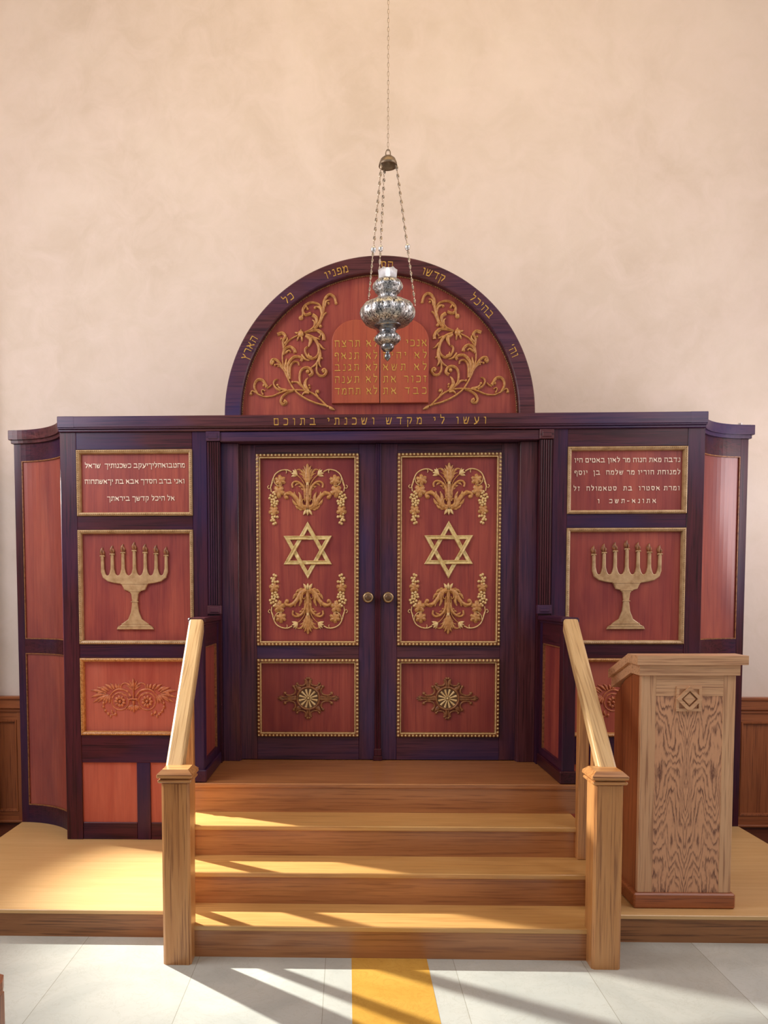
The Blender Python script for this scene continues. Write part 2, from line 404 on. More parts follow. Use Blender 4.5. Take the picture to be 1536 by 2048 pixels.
# ------------------------------------------------------------------ Hebrew lettering (broad-nib letters with thickness)
HB = {'א': [[(.08,.95),(.80,.05)],[(.72,.95),(.70,.74),(.52,.50)],[(.30,.62),(.14,.36),(.16,.04)]], 'ב': [[(.1,.95),(.60,.95),(.68,.85),(.68,.05)],[(.05,.05),(.86,.05)]],
 'ג': [[(.1,.95),(.38,.95),(.42,.6),(.42,.3),(.50,.04)],[(.40,.25),(.08,.05)]], 'ד': [[(.05,.95),(.78,.95)],[(.62,.92),(.60,.04)]], 'ה': [[(.05,.95),(.68,.95),(.72,.85),(.72,.04)],[(.14,.62),(.14,.04)]],
 'ו': [[(.05,.95),(.22,.95),(.28,.85),(.26,.04)]], 'ז': [[(.03,.95),(.38,.90)],[(.22,.90),(.22,.04)]], 'ח': [[(.05,.95),(.72,.95),(.74,.04)],[(.14,.92),(.14,.04)]],
 'ט': [[(.05,.95),(.14,.85),(.12,.05),(.70,.05),(.74,.6),(.62,.95),(.42,.88)]], 'י': [[(.05,.95),(.22,.95),(.26,.8),(.20,.55)]],
 'כ': [[(.08,.95),(.58,.95),(.68,.75),(.68,.25),(.58,.05),(.06,.05)]], 'ך': [[(.05,.95),(.62,.95),(.66,.8),(.64,-.35)]], 'ל': [[(.10,1.36),(.12,.95),(.60,.95),(.62,.70),(.30,.04)]],
 'מ': [[(.08,.95),(.22,.70),(.08,.04)],[(.22,.75),(.42,.95),(.62,.92),(.72,.75),(.72,.05),(.40,.05)]], 'ם': [[(.08,.95),(.68,.95),(.72,.05),(.12,.05),(.12,.95)]], 'נ': [[(.15,.95),(.36,.95),(.40,.8),(.40,.05),(.05,.05)]],
 'ן': [[(.05,.95),(.22,.95),(.26,-.35)]], 'ס': [[(.06,.95),(.60,.95),(.74,.75),(.64,.15),(.42,.04),(.22,.15),(.12,.6),(.16,.92)]], 'ע': [[(.10,.95),(.30,.35),(.45,.12)],[(.70,.95),(.66,.5),(.40,.10),(.05,-.05)]],
 'פ': [[(.06,.05),(.60,.05),(.70,.25),(.70,.78),(.58,.95),(.20,.95),(.14,.7),(.18,.52),(.36,.52)]], 'ף': [[(.68,-.35),(.70,.78),(.58,.95),(.2,.95),(.14,.7),(.18,.52),(.36,.52)]],
 'צ': [[(.08,.95),(.64,.08)],[(.06,.05),(.68,.05)],[(.66,.95),(.60,.7),(.40,.50)]], 'ץ': [[(.08,.95),(.36,.5),(.36,-.35)],[(.66,.95),(.60,.7),(.38,.45)]], 'ק': [[(.06,.95),(.66,.95),(.72,.7),(.46,.10)],[(.14,.60),(.14,-.35)]],
 'ר': [[(.05,.95),(.56,.95),(.64,.8),(.64,.04)]], 'ש': [[(.08,.95),(.18,.05),(.62,.05),(.86,.95)],[(.46,.95),(.44,.62),(.18,.36)]], 'ת': [[(.10,.95),(.66,.95),(.72,.85),(.72,.04)],[(.24,.92),(.22,.10),(.05,.05)]],
 '-': [[(.05,.5),(.45,.5)]], "'": [[(.12,1.0),(.06,.78)]]}
def hull(P):
    P = sorted(set(P)); L, U = [], []
    cr = lambda o, a, b: (a[0]-o[0])*(b[1]-o[1])-(a[1]-o[1])*(b[0]-o[0])
    for p in P:
        while len(L) > 1 and cr(L[-2], L[-1], p) <= 1e-9: L.pop()
        L.append(p)
    for p in reversed(P):
        while len(U) > 1 and cr(U[-2], U[-1], p) <= 1e-9: U.pop()
        U.append(p)
    return L[:-1]+U[:-1]
_gl = {}
def glyph(ch, nib):
    """(verts, faces, xmin, xmax) of one letter of height 1; depth runs 0..1"""
    if (ch, nib) in _gl: return _gl[ch, nib]
    a, c = nib; vs, fs = [], []
    for st in HB[ch]:
        for p, q in zip(st, st[1:]):
            H = hull([(u[0]+i, min(max(u[1], a if u[1] >= 0 else -9), 9)+k) for u in (p, q) for i in (-a, a) for k in (-c, c)]); n = len(H); o = len(vs)
            zt = 1-.09*(len(vs) % 7+len(fs) % 3)/4-.03*(len(fs)//9); vs += [(x, y, 0) for x, y in H]+[(x, y, zt) for x, y in H]
            fs += [tuple(o+n+i for i in range(n))]+[(o+i, o+(i+1) % n, o+n+(i+1) % n, o+n+i) for i in range(n)]
    _gl[ch, nib] = (vs, fs, min(v[0] for v in vs), max(v[0] for v in vs)); return _gl[ch, nib]

NIB, FINE = (.060, .108), (.048, .074)
def hebrew(b, text, xl, xr, zb, zt, y, nib=NIB, sx=1.0, depth=.10):
    """letters set right to left so that the line runs from xr back to xl"""
    S = zt-zb; ws = []
    for ch in text: ws.append(.32*S if ch == ' ' else (glyph(ch, nib)[3]-glyph(ch, nib)[2])*S*sx)
    gap = ((xr-xl)-sum(ws))/max(1, len(text)-1); x = xr
    for ch, w in zip(text, ws):
        if ch != ' ':
            vs, fs, x0, x1 = glyph(ch, nib)
            b.add([(x-w+(v[0]-x0)*S*sx, y-v[2]*S*depth, zb+v[1]*S) for v in vs], fs, False)
        x -= w+gap

def hebrew_arc(b, text, a_mid, r0, r1, cz, y, nib=FINE, spread=1.6):
    S = r1-r0; ws = [(glyph(c, nib)[3]-glyph(c, nib)[2])*S for c in text]; gp = .17*S*spread
    tot = sum(ws)+gp*(len(text)-1); s_ = tot/2
    for ch, w in zip(text, ws):
        vs, fs, x0, x1 = glyph(ch, nib); xm = s_-w/2
        ang = a_mid-xm/(r0+.02)              # to the right of the middle = smaller angle
        ca, sa = math.cos(ang), math.sin(ang); out = []
        for v in vs:
            lx = (v[0]-(x0+x1)/2)*S; ly = r0+v[1]*S
            out.append((ly*ca+lx*sa, y-v[2]*S*.07, cz+ly*sa-lx*ca))
        b.add(out, fs, False); s_ -= w+gp

# ================================================================== the room
WY = .75                       # back wall
b = MB(); b.box(-3.6, 3.6, -7.5, WY+.2, -.2, 0); structure(b, 'floor', M['marble'])
b = MB(); b.box(-.1835, .1835, -7.4, -1.3, 0, .0012); structure(b, 'trim_floor_strip', M['yellow'])
b = MB(); b.box(-3.6, 3.6, WY, WY+.2, 0, 6.6); structure(b, 'wall_back', M['wall'])
# left wall with a tall window next to the ark, and an added fin that blocks part of the beam
b = MB(); b.box(-3.75, -3.55, -7.5, .1, 0, 6.6); b.box(-3.75, -3.55, .1, WY, 0, 1.7); b.box(-3.75, -3.55, .1, WY, 3.3, 6.6); structure(b, 'wall_left', M['sidewall'])
b = MB(); b.box(-2.94, -2.89, .335, WY, 0, 6.6); structure(b, 'beam_blocker', M['wall'])  # added out of view to keep the sunbeam off the ark's wing
b = MB()
for yy in (.1, .41, .71): b.box(-3.68, -3.62, yy, yy+.04, 1.7, 3.3)
for zz in (1.7, 2.1, 2.9, 3.26): b.box(-3.68, -3.62, .1, WY, zz, zz+.04)
structure(b, 'window_1', M['oak_z'])
for sg, nm, z0 in ((-1, 'window_2', 2.4), (1, 'window_3', 1.55)):
    b = MB()
    for yy in (-1.25, -.77, -.31): b.box(sg*3.50, sg*3.56, yy, yy+.05, z0, z0+1.55)
    for q in (z0, z0+.75, z0+1.5): b.box(sg*3.50, sg*3.56, -1.25, -.26, q, q+.05)
    structure(b, nm, M['oak_z'])
b = MB(); b.box(3.55, 3.75, -7.5, WY, 0, 6.6); structure(b, 'wall_right', M['sidewall'])
b = MB(); b.box(-3.75, 3.75, -7.5, WY+.2, 6.6, 6.8); structure(b, 'ceiling', M['sidewall'])

# wainscot each side of the ark: cap, frame and recessed panels
for sgn, nm in ((-1, 'left'), (1, 'right')):
    b = MB(); X = lambda v: sgn*v
    y1 = WY-.001; e0, e1 = 2.60, (3.55 if sgn > 0 else 2.885)
    b.mat(0).box(X(e0), X(e1), .70, y1, .925, 1.02, .006); b.box(X(e0), X(e1), .685, y1, 1.0, 1.022, .004); b.box(X(e0), X(e1), .715, y1, .90, .925, .004)
    b.mat(1)
    if sgn < 0: e1 = 2.885
    for q in (e0,)+((3.02, 3.45) if sgn > 0 else ()): b.box(X(q), X(q+.10 if q > e0 else q+.115), .725, y1, .06, .90)
    b.mat(0).box(X(e0), X(e1), .7252, y1, .84, .90); b.box(X(e0), X(e1), .7252, y1, .06, .13)
    b.mat(1).box(X(e0), X(e1), .742, y1, .13, .84)
    for q0, q1 in (((e0+.115, 3.02), (3.12, 3.45)) if sgn > 0 else ((e0+.115, 2.885),)):
        b.frame(X(q0), X(q1), .13, .84, [(0, 0), (.004, .006), (.016, .004), (.022, -.012)], .727)
    b.mat(0).box(X(e0), X(e1), .70, y1, .05, .068, .004)
    structure(b, 'trim_wainscot_'+nm, [M['wains_x'], M['wains_z']])
    b = MB(); b.box(X(e0), X(e1), .715, y1, 0, .05); structure(b, 'baseboard_'+nm, M['skirt_x'])
    b = MB(); b.box(X(2.562), X(e1), -1.19, .714, 0, .03, .003); structure(b, 'floor_edge_'+nm, M['skirt_x'])

# low platforms carrying the ark and the lectern
ZP = .1435
for sgn, nm in ((-1, 'left'), (1, 'right')):
    b = MB(); X = lambda v: sgn*v
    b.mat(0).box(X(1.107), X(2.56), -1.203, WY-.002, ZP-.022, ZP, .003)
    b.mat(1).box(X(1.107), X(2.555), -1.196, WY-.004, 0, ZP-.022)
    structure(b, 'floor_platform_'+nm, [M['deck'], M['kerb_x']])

# ================================================================== the ark
ark = thing('torah_ark', 'tall dark wooden ark with red carved panels and arched top against the wall', 'ark', (0, 0, ZP))
b = MB()
for s in (-1, 1):
    b.box(s*1.04, s*2.044, .035, WY-.004, ZP, 2.84)
b.box(-1.05, 1.05, .16, WY-.004, .668, 2.84)
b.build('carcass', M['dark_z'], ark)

ROPE = [(0, 0), (.002, .012), (.010, .017), (.020, .012), (.024, .004), (.026, -.016)]
EGG = [(0, 0), (.003, .014), (.019, .018), (.0225, .008), (.025, .011), (.030, .006), (.032, -.018)]
def rope_frame(parent, x0, x1, z0, z1, y, mat):
    b = MB(); b.frame(x0, x1, z0, z1, ROPE, y)
    b.beads(x0, x1, z0, z1, .0105, y-.014, .0125, .0075, .004, .008, tilt=.8)
    return b.build('rope_moulding', mat, parent)
def egg_frame(parent, x0, x1, z0, z1, y, mat):
    x0, x1 = min(x0, x1), max(x0, x1)
    b = MB(); b.mat(1).frame(x0, x1, z0, z1, EGG, y); b.mat(0)
    b.beads(x0, x1, z0, z1, .0105, y-.010, .025, .0080, .0105, .018)
    b.mat(0).frame(x0+.022, x1-.022, z0+.022, z1-.022, [(0, .006), (.001, .0125), (.006, .0115), (.007, .004)], y); b.mat(0)
    # darts between the eggs
    b.beads(x0+.0125, x1-.0125, z0+.0125, z1-.0125, -.002, y-.010, .025, .0020, .0105, .014)
    return b.build('egg_moulding', [mat, M['bronze']], parent)

def menorah(parent, cx, cz):
    K = 1/1013.; b = MB()
    T = lambda x, yy: (cx+(x-902)*K, cz+(1185-yy)*K)
    ex = [687, 754, 826, 902, 975, 1048, 1116]; et = [980, 968, 958, 945, 958, 966, 978]
    y = .0195
    half = [(678, 984), (678, 1085), (690, 1122), (722, 1146), (770, 1158), (812, 1163), (822, 1180), (832, 1203), (866, 1213), (879, 1232), (885, 1283), (876, 1350), (856, 1400), (822, 1424), (808, 1438), (786, 1450), (777, 1468)]
    right = [(1804-p[0], p[1]) for p in half]; right[0] = (1125, 982)
    top = []
    for i in range(6, 0, -1):
        xa, xb = ex[i], ex[i-1]
        top += [(xa-9, et[i]+4), (xa-11, 1062), (xa-18, 1090)]+[(xa+(xb-xa)*t, yy) for t, yy in ((.36, 1104), (.5, 1108), (.64, 1104))]+[(xb+18, 1090), (xb+11, 1062), (xb+9, et[i-1]+4)]
    # the arms run up from the scalloped bowl
    outline = half+right[::-1]+top
    b.plate([T(*p) for p in outline], y, .017, .005)
    for x, t in zip(ex, et):
        b.stroke([T(x, 1090), T(x, t)], y-.004, 15*K, 14*K, 'stem', .0155)
        b.stroke([T(x-15, t-2), T(x+15, t-2)], y, 12*K, 12*K, 'stem', .019)
    for yy, hw in ((1163, 92), (1213, 40), (1283, 24), (1430, 90), (1448, 112)):
        b.stroke([T(902-hw, yy), T(902+hw, yy)], y-.006, 7*K, 7*K, 'stem', .0145)
    o = b.build('menorah', M['dust'], parent)
    for x, t in zip(ex, et):
        fb = MB()
        fb.stroke([T(x, t-4), T(x-8, t-28), T(x+1, t-62)], y, 24*K, None, 'drop', .014)
        fb.stroke([T(x+3, t-4), T(x+9, t-22), T(x+3, t-44)], y, 14*K, None, 'drop', .017)
        fb.build('flame', M['bronze'], parent)
    return o

def scroll_swag(parent, cx, cz):
    K = 1/(303.4*8.084); b = MB(); y = .0195
    for m in (-1, 1):
        T = lambda dx, yy: (cx+m*dx*K, cz+(485-yy)*K)
        def st(w, kind, *p, w1=None, h=None): b.stroke([T(*q) for q in p], y, w*K, (w1 or w)*K, kind, h)
        def dot(x, yy, r, h=.012): q = T(x, yy); b.ball(q[0], y, q[1], r*K, h, r*K, 8, 6)
        if m == 1:
            st(58, 'drop', (0, 385), (0, 180), h=.018); st(26, 'stem', (0, 370), (0, 510), h=.012)
            st(52, 'drop', (0, 600), (0, 742), h=.016); st(44, 'stem', (0, 540), (0, 620), h=.014)
            st(30, 'stem', (-66, 550), (-60, 525), (0, 522), (60, 525), (66, 550), h=.02)
        st(34, 'drop', (6, 380), (35, 280), (70, 215)); st(34, 'drop', (10, 380), (70, 290), (150, 245)); st(30, 'drop', (12, 385), (80, 320), (130, 310))
        st(30, 'stem', (205, 370), (200, 300), (150, 262), (90, 275), w1=14)
        st(40, 'stem', (45, 480), (90, 410), (160, 370), (260, 362), (340, 410), (395, 480), w1=20)
        st(24, 'stem', *[(222+140*math.cos(a), 560+140*math.sin(a)) for a in [PI*2*i/14 for i in range(15)]])
        st(20, 'stem', (130, 470), (210, 432), (290, 440), (345, 500), w1=12)
        for i in range(9):
            a = 2*PI*i/9; st(56, 'drop', (222+34*math.cos(a), 560+34*math.sin(a)), (222+102*math.cos(a), 560+102*math.sin(a)), h=.012)
        dot(222, 560, 30, .02)
        for tx in (45, 85, 118): st(44, 'drop', (12, 620), (tx*.7, 660), (tx, 735-tx*.35))
        for a, c in (((235, 360), (240, 270)), ((265, 360), (300, 268)), ((310, 365), (380, 265)), ((340, 370), (470, 280)), ((400, 390), (530, 320)), ((430, 410), (605, 325)), ((450, 425), (712, 378)),
                     ((520, 425), (600, 440)), ((440, 440), (705, 492)), ((420, 450), (668, 578)), ((410, 450), (596, 578)), ((400, 460), (505, 560)), ((390, 470), (470, 600)), ((380, 480), (405, 595))):
            mx, my = (a[0]+c[0])/2, (a[1]+c[1])/2-12; st(48, 'drop', a, (mx, my), c)
        st(22, 'stem', (400, 470), (480, 520), (500, 620), (465, 720), (390, 785), (310, 770), (290, 700), w1=14)
        for q in ((495, 590), (500, 650), (470, 715), (420, 765), (300, 770)): dot(*q, 26)
        st(40, 'drop', (330, 775), (360, 730), (350, 690)); st(36, 'drop', (380, 780), (385, 820), (400, 830))
    return b.build('scroll_carving', M['carvedred'], parent)

LL = [("מהטבואהליךיעקב כשכנותיך  שראל", -1.925, -1.266, 2.6145, 2.6405), ("ואני ברב חסדך אבא בת יךאשתחוה", -1.929, -1.270, 2.5115, 2.5375), ("אל היכל קדשך ביראתך", -1.782, -1.336, 2.4005, 2.4265)]
RL = [("נדבה מאת הנוח מר לאון באטים היו", 1.261, 1.936, 2.631, 2.656), ("למנוחת הוריו מר שלמה  בן  יוסף", 1.262, 1.938, 2.552, 2.577), ("ומרת אסטרו  בת  סטאמולה  זל", 1.258, 1.935, 2.4505, 2.475), ("אתונא-תשכ  ו", 1.415, 1.787, 2.370, 2.394)]

for s, side in ((-1, 'left'), (1, 'right')):
    b = MB(); X = lambda v: s*v; y0, y1 = 0, .05
    b.mat(0).box(X(1.977), X(2.085), y0, y1, ZP, 2.845, .003); b.box(X(1.118), X(1.214), y0, y1, ZP, 2.845, .003)
    b.box(X(1.518), X(1.609), y0+.004, y1, ZP, .665, .002)
    b.mat(1)
    for z0, z1 in ((2.729, 2.845), (2.209, 2.299), (1.365, 1.4565), (.665, .85)): b.box(X(1.214), X(1.977), y0+.001, y1, z0, z1, .003)
    b.box(X(1.214), X(1.518), y0+.006, y1, ZP, .259, .004); b.box(X(1.609), X(1.977), y0+.006, y1, ZP, .259, .004)
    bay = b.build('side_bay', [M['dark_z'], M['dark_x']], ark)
    for z0, z1, mt in ((2.299, 2.729, 'red'), (1.4565, 2.209, 'red'), (.85, 1.365, 'redbright')):
        one_box('panel', M[mt], bay, X(1.214), X(1.977), .0195, .036, z0, z1)
        rope_frame(bay, X(1.214), X(1.977), z0, z1, .004, M['dust' if z0 > 1 else 'ochre'])
    for q0, q1 in ((1.214, 1.518), (1.609, 1.977)): one_box('panel', M['redbright'], bay, X(q0), X(q1), .015, .036, .255, .668)
    menorah(bay, X(1.6065), 1.8335)
    scroll_swag(bay, X(1.627), 1.105)
    for t, xa, xb, za, zb in (LL if s < 0 else RL):
        h = MB(); hebrew(h, t, xa, xb, za, zb, .0195, NIB, 1.14, .16); h.build('inscription_line', M['letter'], bay)
    # fluted pilaster with square blocks
    b = MB(); xa, xb = 1.034, 1.116
    b.box(X(xa), X(xb), .0, .05, ZP+.52, 2.775)
    for k in range(5):
        q = xa+.010+k*.0145; b.box(X(q), X(q+.0085), -.009, .01, 1.712, 2.775, .003)
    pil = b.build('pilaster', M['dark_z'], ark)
    for z0, z1 in ((2.778, 2.840), (1.655, 1.712)):
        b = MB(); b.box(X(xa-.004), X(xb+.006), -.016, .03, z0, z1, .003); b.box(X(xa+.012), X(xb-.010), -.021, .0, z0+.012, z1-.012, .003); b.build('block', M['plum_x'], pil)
    # jamb board set back in the doorway
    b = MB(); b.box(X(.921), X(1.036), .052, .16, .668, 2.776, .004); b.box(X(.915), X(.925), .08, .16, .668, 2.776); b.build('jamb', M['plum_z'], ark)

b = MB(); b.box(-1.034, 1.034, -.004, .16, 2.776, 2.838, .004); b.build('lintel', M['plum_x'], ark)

# cornice with the gilded line
b = MB()
b.box(-2.086, 2.086, -.036, .065, 2.866, 2.938, .004); b.box(-2.044, 2.044, .06, WY-.004, 2.842, 2.9375); b.box(-2.086, 2.086, -.03, .065, 2.858, 2.867, .002); b.box(-2.086, 2.086, -.018, .065, 2.842, 2.858, .004)
for s in (-1, 1): b.box(s*1.975, s*2.0865, -.0372, .066, 2.8655, 2.9385, .003)
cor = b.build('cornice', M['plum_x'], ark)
h = MB(); hebrew(h, "ועשו לי מקדש ושכנתי בתוכם", -.677, .682, 2.872, 2.914, -.0355, FINE, 1.0, .07); h.build('inscription_line', M['gold_letter'], cor)

# arched top
CZ = 2.938; RO, RI = .995, .893
b = MB(); n = 96; rings = []
for rr, yy in ((RO, .14), (RO, -.026), (RO-.006, -.032), (RI+.006, -.032), (RI, -.026), (RI, .02)):
    rings.append([(rr*math.cos(PI*i/n), yy, CZ+rr*math.sin(PI*i/n)) for i in range(n+1)])
b.loops(rings, False, False, False, False)
b.loops([[(r*math.cos(PI*i/n), .14, CZ+r*math.sin(PI*i/n)) for i in range(n+1)] for r in (RI, RO)], False)
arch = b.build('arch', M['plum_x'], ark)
for t, am in (("הארץ", 153.0), ("כל", 128.3), ("מפניו", 107.0), ("הס", 87.1), ("קדשו", 68.4), ("בהיכל", 45.9), ("וה'", 24.6)):
    h = MB(); hebrew_arc(h, t, math.radians(am), .914, .955, CZ, -.0315); h.build('inscription_word', M['gold_letter'], arch)
b = MB(); b.prism([(RI*math.cos(PI*i/n), CZ+RI*math.sin(PI*i/n)) for i in range(n+1)], .02, .13)
tym = b.build('tympanum', M['red'], ark)
b = MB()
for rr, hh in ((RI-.004, .006),):
    b.tube([(rr*math.cos(PI*i/n), .016, CZ+rr*math.sin(PI*i/n)) for i in range(n+1)], .0055, 6)
for i in range(190):
    a = PI*(i+.5)/190; rr = RI-.008; b.ball(rr*math.cos(a), .012, CZ+rr*math.sin(a), .0042, .006, .0042, 6, 4)
b.build('rope_moulding', M['bronze'], tym)

TY = [('s', 34, 22, (1400, 1895), (1300, 1845), (1130, 1800), (950, 1720), (800, 1610), (710, 1480), (650, 1350), (600, 1200), (590, 1050), (620, 920), (700, 810), (830, 740)),
      ('d', 52, 0, (1310, 1840), (1370, 1885), (1425, 1910)),
      ('s', 30, 26, (1310, 1860), (1200, 1750), (1080, 1650), (950, 1600), (800, 1590), (650, 1600), (550, 1630), (430, 1680), (300, 1690), (200, 1650), (140, 1610), (100, 1600), (75, 1640)),
      ('s', 34, 50, (190, 1640), (140, 1550), (150, 1470), (200, 1420), (270, 1430), (310, 1490), (340, 1540)), ('s', 26, 18, (340, 1560), (390, 1530), (415, 1500)),
      ('s', 26, 20, (280, 1660), (255, 1610), (270, 1580), (310, 1600)), ('s', 40, 22, (560, 1600), (480, 1550), (445, 1480), (470, 1430), (510, 1420)),
      ('l', 46, 0, (660, 1590), (560, 1570), (505, 1510)), ('s', 30, 50, (760, 1600), (650, 1640), (580, 1700), (560, 1770), (600, 1815), (645, 1780), (610, 1750)),
      ('s', 26, 54, (960, 1600), (880, 1500), (860, 1390), (880, 1290), (950, 1240), (1030, 1260), (1060, 1330), (1010, 1370)), ('l', 44, 0, (920, 1550), (830, 1470), (745, 1465)),
      ('l', 62, 0, (1000, 1610), (945, 1520), (960, 1440), (995, 1400)), ('s', 24, 20, (1160, 1700), (1120, 1640), (1130, 1600), (1165, 1600)), ('l', 40, 0, (1010, 1640), (940, 1630), (895, 1675)),
      ('l', 64, 0, (680, 1400), (635, 1250), (655, 1090)), ('s', 60, 40, (690, 1380), (680, 1190), (760, 1080), (850, 1070), (900, 1100), (880, 1140)), ('s', 46, 26, (700, 1420), (710, 1230), (770, 1150), (840, 1160), (850, 1210)),
      ('s', 34, 52, (640, 1320), (570, 1200), (500, 1120), (430, 1110), (410, 1160), (440, 1180)), ('l', 40, 0, (620, 1260), (540, 1190), (465, 1190)), ('l', 36, 0, (630, 1290), (570, 1230), (520, 1220)),
      ('s', 36, 52, (600, 1040), (640, 940), (720, 915), (780, 960), (790, 1010)), ('l', 36, 0, (620, 1020), (690, 970), (730, 1000)),
      ('s', 34, 60, (610, 940), (600, 820), (635, 750), (590, 700), (510, 720)), ('l', 40, 0, (612, 870), (660, 820), (665, 760)),
      ('d', 34, 0, (880, 700), (885, 640)), ('d', 34, 0, (850, 710), (785, 690)), ('d', 34, 0, (850, 740), (822, 825)), ('d', 34, 0, (895, 740), (902, 840)),
      ('s', 36, 62, (940, 700), (1050, 650), (1120, 570), (1130, 470), (1070, 420)), ('l', 40, 0, (1100, 620), (1100, 530), (1062, 500)),
      ('s', 54, 40, (1090, 640), (1170, 560), (1210, 450), (1240, 330), (1250, 220), (1290, 140), (1350, 110), (1410, 150), (1440, 240)), ('l', 38, 0, (1260, 300), (1285, 215), (1345, 200)),
      ('s', 26, 26, (1205, 510), (1250, 420), (1290, 390)), ('l', 60, 0, (1225, 420), (1200, 320), (1110, 290)),
      ('s', 30, 48, (1225, 340), (1170, 260), (1060, 230), (970, 260), (920, 320), (920, 380), (960, 420), (1045, 395)), ('l', 40, 0, (930, 330), (960, 290), (1000, 335)),
      ('s', 36, 30, (920, 350), (910, 430), (885, 465)), ('s', 34, 58, (950, 690), (1100, 660), (1190, 680), (1240, 750), (1245, 820)), ('l', 30, 0, (1150, 680), (1200, 720), (1175, 775)),
      ('s', 54, 34, (960, 730), (1070, 770), (1140, 850), (1170, 960), (1150, 1050), (1080, 1100), (1000, 1080), (955, 1010), (950, 950), (985, 920)), ('l', 66, 0, (960, 740), (1035, 790), (1025, 860), (1000, 925)),
      ('l', 40, 0, (895, 1035), (950, 1110), (1025, 1130)), ('l', 40, 0, (1060, 1080), (1010, 1060), (1005, 1010)), ('l', 36, 0, (1080, 770), (1140, 790), (1190, 805)), ('l', 36, 0, (1170, 870), (1230, 940), (1275, 960)),
      ('l', 60, 0, (1175, 960), (1180, 1080), (1130, 1180), (1040, 1245)), ('l', 46, 0, (1170, 1080), (1165, 1170), (1205, 1240)),
      ('s', 24, 54, (1145, 1150), (1130, 1280), (1170, 1360), (1240, 1370), (1285, 1310), (1250, 1270), (1225, 1300))]
TB = [(85, 1645, 26), (290, 1510, 24), (508, 1510, 22), (990, 1300, 34), (1015, 1520, 18), (1018, 1560, 18), (1150, 1620, 26), (440, 1145, 26), (470, 1195, 20), (525, 1215, 16), (575, 790, 20), (880, 715, 56),
      (1440, 245, 24), (1320, 245, 20), (1110, 310, 24), (990, 330, 20), (885, 465, 38), (1195, 600, 26), (1180, 765, 18), (1215, 1100, 18), (745, 1465, 20), (715, 990, 16), (1240, 1300, 26), (620, 1770, 26), (900, 1110, 26), (780, 1000, 20)]
for m in (1, -1):
    b = MB(); K = 1/303.4/8.084
    def T(x, yy): return (m*((495+x/8.084-757.6)/303.4+.002), 2.94+(832-585-yy/8.084)/303.4)
    for k, w, w1, *p in TY:
        b.stroke([T(*q) for q in p], .0195, w*K, (w1 or w)*K, {'s': 'stem', 'l': 'leaf', 'd': 'drop'}[k], .0165 if w > 36 else .014)
        if k == 's' and max(w, w1) > 38:   # carved groove line along the broad stems
            b.stroke([T(*q) for q in p], .0195-.009, max(w*.16, 5)*K, max((w1 or w)*.22, 5)*K, 'stem', .0095)
    for x, yy, r in TB: q = T(x, yy); b.ball(q[0], .0195, q[1], r*K, .017, r*K, 8, 6)
    b.build('scroll_carving', M['ochre'], tym)

# two tablets of the law on the tympanum
TAB = {-1: (-.303, .003, ["לא תרצח", "לא תנאף", "לא תגנב", "לא תענה", "לא תחמד"]), 1: (.008, .318, ["אנכי", "לא יהיה", "לא תשא", "זכור את", "כבד את"])}
ROWS = [(3.365, 3.413), (3.288, 3.336), (3.214, 3.262), (3.138, 3.186), (3.064, 3.112)]
for s, (xa, xb, words) in TAB.items():
    w = (xb-xa)/2; cxm = (xa+xb)/2
    pts = [(xa, 3.014), (xb, 3.014)]+[(cxm+w*math.cos(PI*i/24), 3.40+w*.92*math.sin(PI*i/24)) for i in range(25)]
    b = MB(); b.plate(pts, .0195, .03, .004); tb = b.build('tablet', M['tablet'], ark)
    for t, (za, zb) in zip(words, ROWS):
        xs = xa+.018
        if t == "אנכי": xs = xa+.165
        h = MB(); hebrew(h, t, xs, xb-.014, za+.004, zb-.004, -.0105, FINE, 1.0, .07); h.build('inscription_line', M['gold_letter'], tb)

